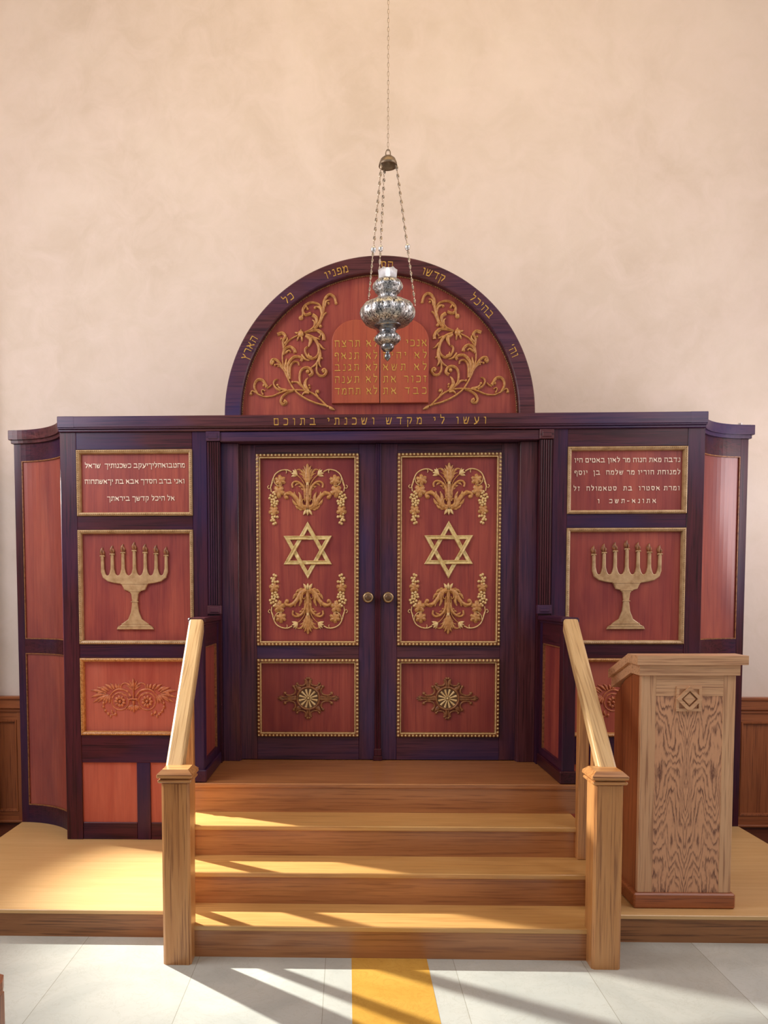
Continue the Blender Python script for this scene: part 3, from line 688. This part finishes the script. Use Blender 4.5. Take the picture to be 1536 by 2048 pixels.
# ---- doors
def vine_carving(parent, cx, cz, flip):
    K = 1/(298.8*8.084); y = .1145; b = MB()
    for m in (-1, 1):
        T = lambda dx, yy: (cx+m*dx*K, cz+flip*(495-yy)*K)
        def st(w, kind, *p, w1=None, h=None): b.stroke([T(*q) for q in p], y, w*K, (w1 or w)*K, kind, h)
        def dot(x, yy, r, h=.012): q = T(x, yy); b.ball(q[0], y, q[1], r*K, h, r*K, 8, 6)
        b.mat(0)
        if m == 1:
            st(104, 'leaf', (0, 390), (0, 230), (0, 80), h=.02); st(66, 'stem', (0, 420), (0, 640), (0, 800), h=.016); st(14, 'stem', (0, 440), (0, 790), h=.021)
            b.mat(1); st(44, 'drop', (0, 800), (0, 908), h=.018); st(50, 'stem', (0, 384), (0, 426), h=.024); b.mat(0)
        st(44, 'drop', (6, 250), (40, 150), (62, 118), h=.018); st(46, 'drop', (6, 300), (46, 210), (80, 165), h=.016)
        st(46, 'leaf', (10, 345), (70, 230), (130, 175), (195, 192)); st(34, 'leaf', (20, 350), (80, 260), (140, 240)); st(30, 'drop', (20, 370), (60, 310), (92, 300))
        st(50, 'stem', (28, 590), (60, 460), (130, 385), (200, 368), (246, 405), (238, 465), w1=30, h=.015)
        st(34, 'drop', (120, 400), (170, 405), (205, 440)); st(34, 'drop', (80, 450), (110, 450), (145, 440)); st(30, 'drop', (50, 500), (80, 490), (105, 470))
        st(16, 'stem', (22, 540), (55, 400), (110, 315), (170, 262), h=.012)
        b.mat(1); st(54, 'drop', (160, 275), (200, 220), (238, 182), h=.018); st(46, 'drop', (160, 272), (215, 240), (262, 235), h=.017); st(42, 'drop', (165, 270), (215, 270), (262, 285)); st(32, 'drop', (165, 262), (185, 205), (205, 162)); b.mat(0)
        st(94, 'stem', (20, 790), (110, 750), (165, 655), (230, 580), (310, 552), (362, 575), (350, 625), w1=44, h=.017); dot(338, 618, 34, .018)
        st(44, 'drop', (90, 790), (150, 790), (200, 742)); st(46, 'drop', (140, 740), (200, 720), (248, 642)); st(34, 'drop', (60, 800), (110, 815), (150, 790))
        st(66, 'leaf', (60, 790), (112, 700), (112, 610), (142, 532), h=.018); st(54, 'leaf', (140, 690), (195, 610), (212, 525), h=.016); st(38, 'leaf', (30, 680), (45, 600), (62, 550))
        st(34, 'drop', (230, 590), (270, 535), (310, 520)); st(26, 'stem', (30, 780), (80, 750), (85, 680), (58, 650), (40, 690), w1=18, h=.022)
        b.mat(1); st(46, 'drop', (20, 800), (40, 850), (72, 900), h=.016); b.mat(0)
        b.mat(1); st(22, 'stem', (255, 215), (330, 180), (430, 190), (510, 240), (550, 310), (575, 390), (592, 450), (582, 530), w1=16, h=.011)
        st(12, 'stem', (350, 182), (336, 210), (345, 236), h=.009); st(13, 'stem', (560, 370), (590, 450), (620, 480), (642, 448), (618, 425), h=.009); st(14, 'stem', (545, 300), (530, 380), (480, 432), (420, 438), h=.009)
        b.mat(0)
        q = T(440, 350); b.leaf5(q[0], q[1], 100*K, y, .6, .016, 6)
        q = T(462, 525); b.leaf5(q[0], q[1], 112*K, y, -PI/2*flip, .015)
        q = T(545, 835); b.leaf5(q[0], q[1], 92*K, y, -PI/2*flip, .015)
        b.mat(1)
        for gx, gy in ((1320, 540), (1295, 565), (1365, 585), (1330, 600), (1285, 620), (1382, 630), (1348, 655), (1315, 650), (1258, 680), (1300, 684), (1350, 690), (1270, 720), (1310, 712), (1345, 740), (1298, 755),
                       (1340, 885), (1260, 930), (1300, 925), (1340, 935), (1315, 985), (1357, 985), (1290, 1025), (1320, 1040), (1330, 962)): dot(gx-772, gy, 24, .017)
    return b.build('vine_carving', [M['ochre'], M['gilt']], parent)

def star(parent, cx, cz):
    b = MB(); y = .1145; R = .1905; w = .0265
    for flip in (1, -1):
        P = [(cx+R*.98*math.sin(2*PI*i/3), cz+flip*R*math.cos(2*PI*i/3)) for i in range(3)]
        for i in range(3):
            a, c = Vector(P[i]), Vector(P[(i+1) % 3]); C0 = Vector((cx, cz))
            ia, ic = C0+(a-C0)*(1-w*2/R), C0+(c-C0)*(1-w*2/R); rings = []
            ts = [0, .2, .333, .46, .54, .667, .8, 1]
            def hgt(t): return .012+.006*(1 if t in (.2, .333, .46) else (-1 if t in (.54, .667, .8) else 0))*flip
            for t in ts:
                o_, i_ = a.lerp(c, t), ia.lerp(ic, t); hh = hgt(t); ring = []
                for q, d in ((0, 0), (.02, hh*.75), (.14, hh), (.36, hh*.72), (.5, hh*.68), (.64, hh*.72), (.86, hh), (.98, hh*.75), (1, 0)):
                    p = o_.lerp(i_, q); ring.append((p.x, y-d, p.y))
                rings.append(ring)
            if flip < 0: rings = [r[::-1] for r in rings]
            b.loops(rings, False, False, False, False)
    return b.build('six_pointed_star', M['starwood'], parent)

def rosette(parent, cx, cz):
    K = 1/(298.8*10.24); y = .1145; b = MB()
    for mx in (-1, 1):
        for mz in (-1, 1):
            T = lambda dx, dz: (cx+mx*dx*K, cz+mz*dz*K)
            def st(w, kind, *p, w1=None, h=.012): b.stroke([T(*q) for q in p], y, w*K, (w1 or w)*K, kind, h)
            def dot(x, z, r, h=.014): q = T(x, z); b.ball(q[0], y, q[1], r*K, h, r*K, 8, 6)
            st(70, 'stem', (20, 235), (25, 320), (45, 400), w1=36, h=.013); dot(57, 378, 26); dot(22, 410, 30)
            st(44, 'stem', (55, 370), (55, 300), (110, 262), (190, 262), (225, 300), w1=34); dot(228, 300, 30); dot(300, 238, 34)
            st(100, 'leaf', (150, 170), (210, 215), (265, 275), h=.013)
            st(46, 'stem', (300, 230), (262, 170), (280, 100), (350, 62), (430, 62), (482, 96), w1=36); dot(480, 100, 38)
            st(80, 'stem', (230, 20), (400, 22), (520, 14), w1=24, h=.011)
            st(40, 'drop', (470, 14), (540, 34), (575, 62)); st(36, 'drop', (500, 10), (570, 24), (615, 40)); st(36, 'drop', (520, 4), (580, 4), (640, 2))
    ring = [(cx+228*K*math.cos(2*PI*i/40), cz+228*K*math.sin(2*PI*i/40)) for i in range(41)]
    b.stroke(ring, y, 52*K, 52*K, 'stem', .017, 2)
    b.build('rosette_carving', M['bronze'], parent)
    d = MB(); d.prism([(cx+208*K*math.cos(2*PI*i/40), cz+208*K*math.sin(2*PI*i/40)) for i in range(40)], y-.004, y)
    d.build('rosette_ground', M['dull_brass'], parent)
    d = MB()
    for i in range(12):
        a = 2*PI*(i+.5)/12; d.stroke([(cx+q*K*math.cos(a), cz+q*K*math.sin(a)) for q in (38, 120, 195)], y-.0035, 20*K, 52*K, 'stem', .008)
    d.ball(cx, y-.004, cz, 27*K, .012, 27*K); d.build('rosette_petals', M['gilt'], parent)

for s, side in ((-1, 'left'), (1, 'right')):
    X = lambda v: s*v
    b = MB(); y0, y1 = .10, .14
    b.mat(0).box(X(.8106), X(.918), y0, y1, .672, 2.774, .003); b.box(X(.003), X(.1271), y0, y1, .672, 2.774, .003)
    b.mat(1)
    for z0, z1 in ((2.7129, 2.774), (1.3527, 1.4415), (.672, .8274)): b.box(X(.1271), X(.8106), y0+.001, y1, z0, z1, .002)
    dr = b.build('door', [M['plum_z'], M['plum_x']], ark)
    for z0, z1 in ((1.4415, 2.7129), (.8274, 1.3527)):
        one_box('panel', M['red'], dr, X(.1271), X(.8106), .1145, .135, z0, z1)
        egg_frame(dr, X(.1271), X(.8106), z0, z1, .101, M['gilt'])
    star(dr, X(.468), 2.0785)
    vine_carving(dr, X(.468), 2.0785+.0055+(1099.3-(920+495/8.084))/298.8, 1); vine_carving(dr, X(.468), 2.0785+.0055-(1099.3-(920+495/8.084))/298.8, -1)
    rosette(dr, X(.467), 1.086)
    # round knob: rose, rim and dark hub
    kx, kz = X(.0665), 1.763
    b = MB()
    def ringy(r, y): return [(kx+r*math.cos(2*PI*i/24), y, kz+r*math.sin(2*PI*i/24)) for i in range(24)]
    b.loops([ringy(.036, .10), ringy(.037, .092), ringy(.030, .086), ringy(.022, .084), ringy(.022, .06), ringy(.031, .054), ringy(.034, .046), ringy(.031, .040), ringy(.022, .042)], True, False, False, True)
    kb = b.build('door_knob', M['brass'], dr)
    b = MB(); b.loops([ringy(.022, .042), ringy(.020, .036), ringy(.008, .034)], True, False, True, True); b.build('knob_hub', M['dull_brass'], dr)
one_box('threshold', M['step_x'], ark, -1.034, 1.034, -.005, .16, .60, .6685)
# fluted strip where the doors meet
b = MB(); b.box(-.021, .021, .09, .11, .74, 2.774)
for q in (-.0185, -.0065, .0055): b.box(q, q+.0125, .078, .095, .745, 2.774, .004)
b.box(-.030, .030, .07, .11, .670, .70, .003); b.box(-.025, .025, .075, .11, .70, .75, .004)
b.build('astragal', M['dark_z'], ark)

# ================================================================== curved wings of the ark
def arc_band(b, cxs, s, r0, r1, a0, a1, z0, z1, n=16):
    A = [a0+(a1-a0)*i/n for i in range(n+1)]
    P = lambda r, a, z: (s*(-2.556+0+0)*-1 if False else s*(2.556-r*math.cos(a)), -.095+r*math.sin(a), z)
    rings = [[P(r0, a, z0), P(r0, a, z1), P(r1, a, z1), P(r1, a, z0)] for a in A]
    if s < 0: rings = rings[::-1]
    b.loops(rings, True, True, True, False)
for s, side in ((-1, 'left'), (1, 'right')):
    w = thing('ark_wing', 'curved wing with red panels at the end of the ark '+('behind the lectern' if s > 0 else 'away from the lectern'), 'wing panel', (s*2.35, .25, ZP), 'curved wings of the ark')
    A0, A1 = math.radians(19.5), PI/2; st = A1-.10
    b = MB(); R0 = .5
    b.mat(0); arc_band(b, 0, s, R0, R0+.04, st, A1, ZP, 2.85, 4); arc_band(b, 0, s, R0, R0+.04, A0, A0+.05, ZP, 2.85, 2)
    b.mat(1)
    for z0, z1 in ((2.729, 2.85), (1.371, 1.471), (ZP, .27)): arc_band(b, 0, s, R0+.001, R0+.04, A0, st, z0, z1)
    b.mat(0).box(s*2.516, s*2.5565, .405, WY-.004, ZP, 2.85)
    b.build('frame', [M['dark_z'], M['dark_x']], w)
    for z0, z1 in ((1.471, 2.729), (.27, 1.371)):
        p = MB(); arc_band(p, 0, s, R0+.014, R0+.034, A0, st, z0, z1); p.build('panel', M['wingred'], w)
        e = MB()
        for zz in (z0+.003, z1-.003): arc_band(e, 0, s, R0+.002, R0+.02, A0, st, zz-.004, zz+.004)
        arc_band(e, 0, s, R0+.002, R0+.02, st-.014, st, z0, z1, 2); e.build('bead', M['bronze'], w)
    b = MB(); arc_band(b, 0, s, R0-.03, R0+.04, A0, A1, 2.872, 2.938); arc_band(b, 0, s, R0-.018, R0+.04, A0, A1, 2.848, 2.872)
    b.box(s*2.50, s*2.586, .375, WY-.004, 2.872, 2.9381, .003); b.box(s*2.50, s*2.572, .388, WY-.004, 2.848, 2.872, .003)
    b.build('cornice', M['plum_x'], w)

# small white box left standing on the cornice of the right wing
bx = thing('small_box', 'tiny white box standing on top of the curved wing behind the lectern', 'box', (2.515, .44, 2.9382))
b = MB(); b.box(2.503, 2.527, .43, .45, 2.9385, 2.965, .002); N = Nodes('white_plastic', .4); N.b.inputs['Base Color'].default_value = lin((236, 230, 226)); b.build('casing', N.m, bx)
b = MB(); b.box(2.506, 2.510, .427, .43, 2.944, 2.962); b.build('slot', M['dull_brass'], bx)

# ================================================================== steps up to the doors
ZT = [.1595, .327, .4965, .6685]; YT = [-1.42, -1.140, -.868, -.590]; SW = 1.105
stairs = thing('staircase', 'oak staircase of four broad steps rising to the ark doors', 'staircase', (0, -1.0, 0))
prev = 0
for k in range(4):
    yb = YT[k+1]+.014 if k < 3 else -.006
    xw = SW if k < 3 else 1.14
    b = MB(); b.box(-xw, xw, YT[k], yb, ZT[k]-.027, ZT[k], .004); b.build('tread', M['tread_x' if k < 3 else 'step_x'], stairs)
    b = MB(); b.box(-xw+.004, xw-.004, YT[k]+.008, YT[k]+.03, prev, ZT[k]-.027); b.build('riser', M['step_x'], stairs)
    prev = ZT[k]
for s in (-1, 1):
    pts = [(YT[0]+.012, 0)]
    for k in range(4):
        pts.append((YT[k]+.012, ZT[k]-.027)); pts.append(((YT[k+1]+.012) if k < 3 else -.01, ZT[k]-.027))
    pts.append((-.01, 0))
    b = MB(); b.prism(pts, s*(SW-.025), s*(SW-.003), 'x'); b.build('stringer', M['oak_y'], stairs)

# ================================================================== low side walls beside the landing
for s, side in ((-1, 'left'), (1, 'right')):
    X = lambda v: s*v
    t = thing('landing_side_wall', 'low dark wooden wall with red panel edging the landing on the '+('lectern side' if s > 0 else 'side without the lectern'), 'side wall', (s*1.09, -.28, .6685), 'low walls beside the landing')
    xi, xo, yf, yr, z0, z1 = 1.052, 1.126, -.565, -.002, .6685, 1.60
    b = MB(); b.mat(0)
    b.box(X(xi), X(xo), yf, yf+.085, z0, z1, .004); b.box(X(xi), X(xo), yr-.06, yr, z0, z1)
    b.mat(1); b.box(X(xi+.001), X(xo-.001), yf+.085, yr-.06, z1-.13, z1); b.box(X(xi+.001), X(xo-.001), yf+.085, yr-.06, z0, z0+.12)
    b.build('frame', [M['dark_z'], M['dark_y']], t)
    one_box('panel', M['red'], t, X(xi+.018), X(xo-.018), yf+.08, yr-.055, z0+.11, z1-.12)
    e = MB(); e.box(X(xi+.004), X(xi+.02), yf+.085, yf+.093, z0+.12, z1-.13); e.box(X(xi+.004), X(xi+.02), yr-.068, yr-.06, z0+.12, z1-.13); e.box(X(xi+.004), X(xi+.02), yf+.085, yr-.06, z1-.138, z1-.13); e.build('bead', M['bronze'], t)
    b = MB(); b.box(X(xi-.018), X(xo+.014), yf-.012, yr, z1+.012, z1+.045, .008); b.box(X(xi-.008), X(xo+.006), yf-.004, yr, z1, z1+.014, .003); b.build('cap', M['dark_y'], t)
    b = MB(); b.box(X(xi-.014), X(xo+.012), yf-.014, yr, z0, z0+.075, .006); b.build('plinth', M['dark_y'], t)

# ================================================================== railings
for s, side in ((-1, 'left'), (1, 'right')):
    X = lambda v: s*v
    t = thing('stair_railing', 'oak handrail with square newel post along the steps, '+('beside the lectern' if s > 0 else 'on the side without the lectern'), 'railing', (s*1.02, -1.44, 0), 'railings of the steps')
    b = MB(); xa, xb, ya, yb = .954, 1.089, -1.506, -1.372; c = .012; zt = .880
    oct_ = lambda i: [(xa+i+c, ya+i), (xb-i-c, ya+i), (xb-i, ya+i+c), (xb-i, yb-i-c), (xb-i-c, yb-i), (xa+i+c, yb-i), (xa+i, yb-i-c), (xa+i, ya+i+c)]
    sq = [(X(p[0]), p[1]) for p in oct_(0)]
    b.prism(sq, 0, zt, 'z'); np_ = b.build('newel_post', M['oak_z'], t)
    b = MB()
    def slab(o, z0, z1, c=.006): b.box(X(xa-o), X(xb+o), ya-o, yb+o, z0, z1, c)
    slab(-.006, .874, .886, .002); slab(.014, .886, .902, .005); slab(.004, .902, .912, .003)
    slab(.018, .910, .926, .004)
    q0, q1 = .018, -.006
    b.loops([[(X(xa-o) if s > 0 else X(xb+o), ya-o, z), (X(xb+o) if s > 0 else X(xa-o), ya-o, z), (X(xb+o) if s > 0 else X(xa-o), yb+o, z), (X(xa-o) if s > 0 else X(xb+o), yb+o, z)] for o, z in ((q0, .926), (q1, .948))], True, False, True, False)
    b.build('newel_cap', M['oak_x'], t)
    # sloping flat rail
    A = Vector((X(1.048), -1.40, .948)); B = Vector((X(1.088), -.585, 1.632)); d = (B-A).normalized(); up = Vector((0, -d.z, d.y)).normalized(); sd = d.cross(up).normalized()
    hw, th = .043, .052; rings = []
    prof = [(-hw, -th), (-hw, -.012), (-hw+.004, -.004), (-hw+.012, 0), (hw-.012, 0), (hw-.004, -.004), (hw, -.012), (hw, -th)]
    for P_, cut in ((A, 0), (B, 1)):
        ring = []
        for u, v in prof:
            p = P_+sd*u+up*v
            if cut == 0: p = p+d*((.930-p.z)/d.z)       # sits on the newel cap
            else: p = p+d*((-.58-p.y)/d.y)
            ring.append(tuple(p))
        rings.append(ring)
    b = MB(); b.loops(rings[::-1], True, True, True, False); b.build('handrail', M['rail'], t)
    for yy, zb_ in ((-.900, ZT[1]), (-1.19, ZT[0])):
        b = MB(); q = 1.0805 if yy > -1 else 1.066
        f = (yy-A.y)/(B.y-A.y); ztop = A.z+(B.z-A.z)*f-.062
        b.box(X(q-.0275), X(q+.0275), yy, yy+.055 if yy > -1 else yy+.04, zb_, ztop, .004); b.build('baluster', M['oak_z'], t)

# ================================================================== lectern
LX = 1.5475
lec = thing('lectern', 'wooden lectern with flame-figured veneer front and carved diamond, standing beside the steps', 'lectern', (LX, -.88, ZP))
yf, yb = -1.10, -.70
b = MB(); b.box(1.287, 1.808, yf-.016, yb+.01, ZP, .224, .008); b.build('base', M['wains_x'], lec)
b = MB()
b.mat(0).box(1.308, 1.384, yf, yf+.03, .224, 1.36, .002); b.box(1.725, 1.7875, yf, yf+.03, .224, 1.36, .002)
b.mat(1).box(1.384, 1.725, yf+.001, yf+.03, 1.254, 1.36)
b.build('front_frame', [M['lect_z'], M['lect_x']], lec)
b = MB(); b.box(1.38, 1.73, yf+.003, yf+.025, .224, 1.256); b.build('front_panel', M['veneer'], lec)
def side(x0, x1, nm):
    b = MB(); b.prism([(yf+.03, .224), (yb, .224), (yb, 1.205), (-.985, 1.40), (yf+.03, 1.40)], x0, x1, 'x'); b.build(nm, M['wains_z'], lec)  # darker red-brown wood, with some of the side's shade put into its colour
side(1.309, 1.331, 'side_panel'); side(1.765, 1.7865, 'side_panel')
b = MB(); b.box(1.331, 1.765, yb-.02, yb, .224, 1.20); b.build('back_panel', M['lect_z'], lec)
# sloping desk: flat ridge at the front, then falling towards the reader
b = MB()
top = [(-1.128, 1.416), (-1.128, 1.463), (-.985, 1.465), (-.672, 1.352), (-.672, 1.305), (-.985, 1.418)]
b.prism(top, 1.277, 1.836, 'x'); b.build('desk_top', M['lect_x'], lec)
b = MB()
b.prism([(-1.114, 1.361), (-1.114, 1.417), (-.985, 1.419), (-.68, 1.306), (-.68, 1.253), (-.985, 1.363)], 1.293, 1.802, 'x'); b.build('desk_moulding', M['lect_x'], lec)
b = MB(); ecx, ecz = 1.549, 1.240
def sqr(h, d=0): return [(ecx+h*math.cos(PI/4+d+PI/2*i)*math.sqrt(2), ecz+h*math.sin(PI/4+d+PI/2*i)*math.sqrt(2)) for i in range(4)]
def hollow(ho, hi, d, y, hh):
    o_, i_ = sqr(ho, d), sqr(hi, d)
    b.loops([[(p[0], y, p[1]) for p in o_], [(p[0], y-hh, p[1]) for p in o_], [(p[0], y-hh, p[1]) for p in i_], [(p[0], y, p[1]) for p in i_]], True, False, False, False)
hollow(.064, .050, 0, yf+.002, .010); hollow(.047, .030, PI/4, yf+.002, .020)
b.plate(sqr(.023, PI/4), yf+.002, .016, .003); b.build('emblem', M['lect_x'], lec)

# ================================================================== hanging lamp
LYX, LYY = .005, -1.0
lamp = thing('hanging_lamp', 'silver lobed lamp hanging on chains in front of the arch', 'lamp', (LYX, LYY, 2.99))
zz = lambda y: 4.024-(y-100)*(4.024-2.988)/(2015-100)
KR = 4.22/1592.7/4.656
def body(name, prof, mat, mod=None, n=120):
    b = MB(); b.lathe([(r*KR, zz(y)) for y, r in prof], LYX, LYY, n, mod); return b.build(name, mat, lamp)
lob = lambda k, d: (lambda a, z: 1-d+d*abs(math.cos(a*k/2))**.6+.6*d*max(0, 1-abs(math.cos(a*k/2))*3.2))
body('upper_bowl', [(1245, 80), (1255, 98), (1280, 128), (1310, 140), (1335, 136), (1355, 112), (1368, 114), (1376, 104), (1385, 88), (1410, 78), (1440, 82), (1452, 100)], M['silver'], lob(10, .10))
body('main_bowl', [(1446, 100), (1452, 130), (1468, 185), (1490, 222), (1520, 246), (1560, 254), (1600, 246), (1640, 220), (1668, 180), (1682, 140)], M['silver'], lob(12, .12), 168)
body('collar', [(1668, 122), (1676, 127), (1690, 122), (1700, 100), (1715, 84), (1738, 72), (1752, 76)], M['silver_plain'])
body('lower_bowl', [(1748, 76), (1765, 96), (1790, 120), (1815, 120), (1838, 100), (1856, 78), (1866, 62)], M['silver'], lob(14, .09))
body('finial', [(1862, 60), (1872, 62), (1895, 58), (1918, 40), (1928, 16), (1942, 18), (1962, 30), (1985, 26), (2002, 12), (2015, 3)], M['silver_plain'])
b = MB(); ringg = lambda r, y, f=0: [(LYX+r*KR*math.cos(2*PI*i/24), LYY+r*KR*math.sin(2*PI*i/24), zz(y-f*(i % 4 == 0)*14)) for i in range(24)]
b.loops([ringg(70, 1250), ringg(78, 1250), ringg(88, 1168, 1), ringg(80, 1168, 1), ringg(70, 1240)], True, False, False, True); b.build('glass_cup', M['glass'], lamp)
b = MB(); b.ball(LYX, LYY, zz(1192), .011, .011, .015); b.build('bulb', M['bulb'], lamp)
# dome the three straps hang from
b = MB(); b.lathe([(3*KR, zz(104)), (40*KR, zz(112)), (66*KR, zz(135)), (80*KR, zz(170)), (84*KR, zz(196)), (76*KR, zz(198)), (60*KR, zz(160)), (10*KR, zz(130))], LYX, LYY, 28, None, False); b.build('top_dome', M['dome'], lamp)
b = MB(); b.tube([(LYX+.012*math.sin(a), LYY, zz(84)+.022*math.cos(a)) for a in [2*PI*i/14 for i in range(15)]], .0028, 6); b.build('hook', M['dome'], lamp)
def ribbon(b, p, q, w, turns):
    p, q = Vector(p), Vector(q); d = (q-p).normalized(); a = d.orthogonal().normalized(); c = d.cross(a); n = max(8, int(turns*10)); rings = []
    for i in range(n+1):
        t = i/n; an = 2*PI*turns*t/2; e1 = a*math.cos(an)+c*math.sin(an); e2 = d.cross(e1); o = p.lerp(q, t)
        rings.append([tuple(o+e1*w), tuple(o+e2*.0016), tuple(o-e1*w), tuple(o-e2*.0016)])
    b.loops(rings, True, True, True, False)
for az, yb_, ye, re in ((-52, 1010, 1480, 222), (80, 960, 1510, 252), (202, 890, 1470, 225)):
    a = math.radians(az); ux, uy = math.sin(a), -math.cos(a)
    P0 = (LYX+ux*76*KR, LYY+uy*76*KR, zz(192)); t = (yb_-192)/(ye-192)
    P2 = (LYX+ux*re*KR, LYY+uy*re*KR, zz(ye)); P1 = tuple(P0[i]+(P2[i]-P0[i])*t for i in range(3))
    b = MB(); up_ = Vector(P1)-Vector(P0); up_.normalize()
    ribbon(b, P0, Vector(P1)-up_*.02, .0070, 9); ribbon(b, Vector(P1)+up_*.02, P2, .0062, 8); stp = b.build('strap', M['chain'], lamp)
    b = MB(); b.ball(*P1, .0140, .0140, .018, 14, 10); b.build('bead', M['bead'], stp)
# chain up to the ceiling
b = MB(); z = zz(66)+.004; k = 0
while z < 6.6:
    L = .026; pts = []
    for i in range(11):
        a = 2*PI*i/10; u, v = .0042*math.sin(a), .5*L*math.cos(a)
        pts.append((LYX+(u if k % 2 else 0), LYY+(0 if k % 2 else u), z+L*.42+v))
    b.tube(pts, .0013, 4); z += L*.84; k += 1
b.build('chain', M['chain'], lamp)

# ================================================================== pew end at the left edge
pw = thing('pew', 'wooden pew end with rounded armrest standing on the cream marble floor', 'pew', (-1.26, -3.05, 0))
b = MB(); b.box(-1.232, -1.173, -3.11, -3.05, 0, .655, .004); b.build('arm_post', M['wains_z'], pw)
b = MB(); arm = [(-1.24, -3.03), (-1.21, -3.018), (-1.184, -3.03), (-1.170, -3.07), (-1.174, -3.14), (-1.18, -3.56), (-1.24, -3.56)]
b.prism(arm, .655, .688, 'z'); b.build('armrest', M['wains_y'], pw)
b = MB(); b.box(-1.234, -1.18, -3.60, -3.55, 0, .86, .004); b.build('back_post', M['wains_z'], pw)
b = MB(); b.box(-2.2, -1.232, -3.52, -3.08, .40, .44, .004); b.build('seat', M['wains_x'], pw)
b = MB(); b.box(-2.2, -1.234, -3.59, -3.56, .44, .84, .004); b.build('backrest', M['wains_x'], pw)
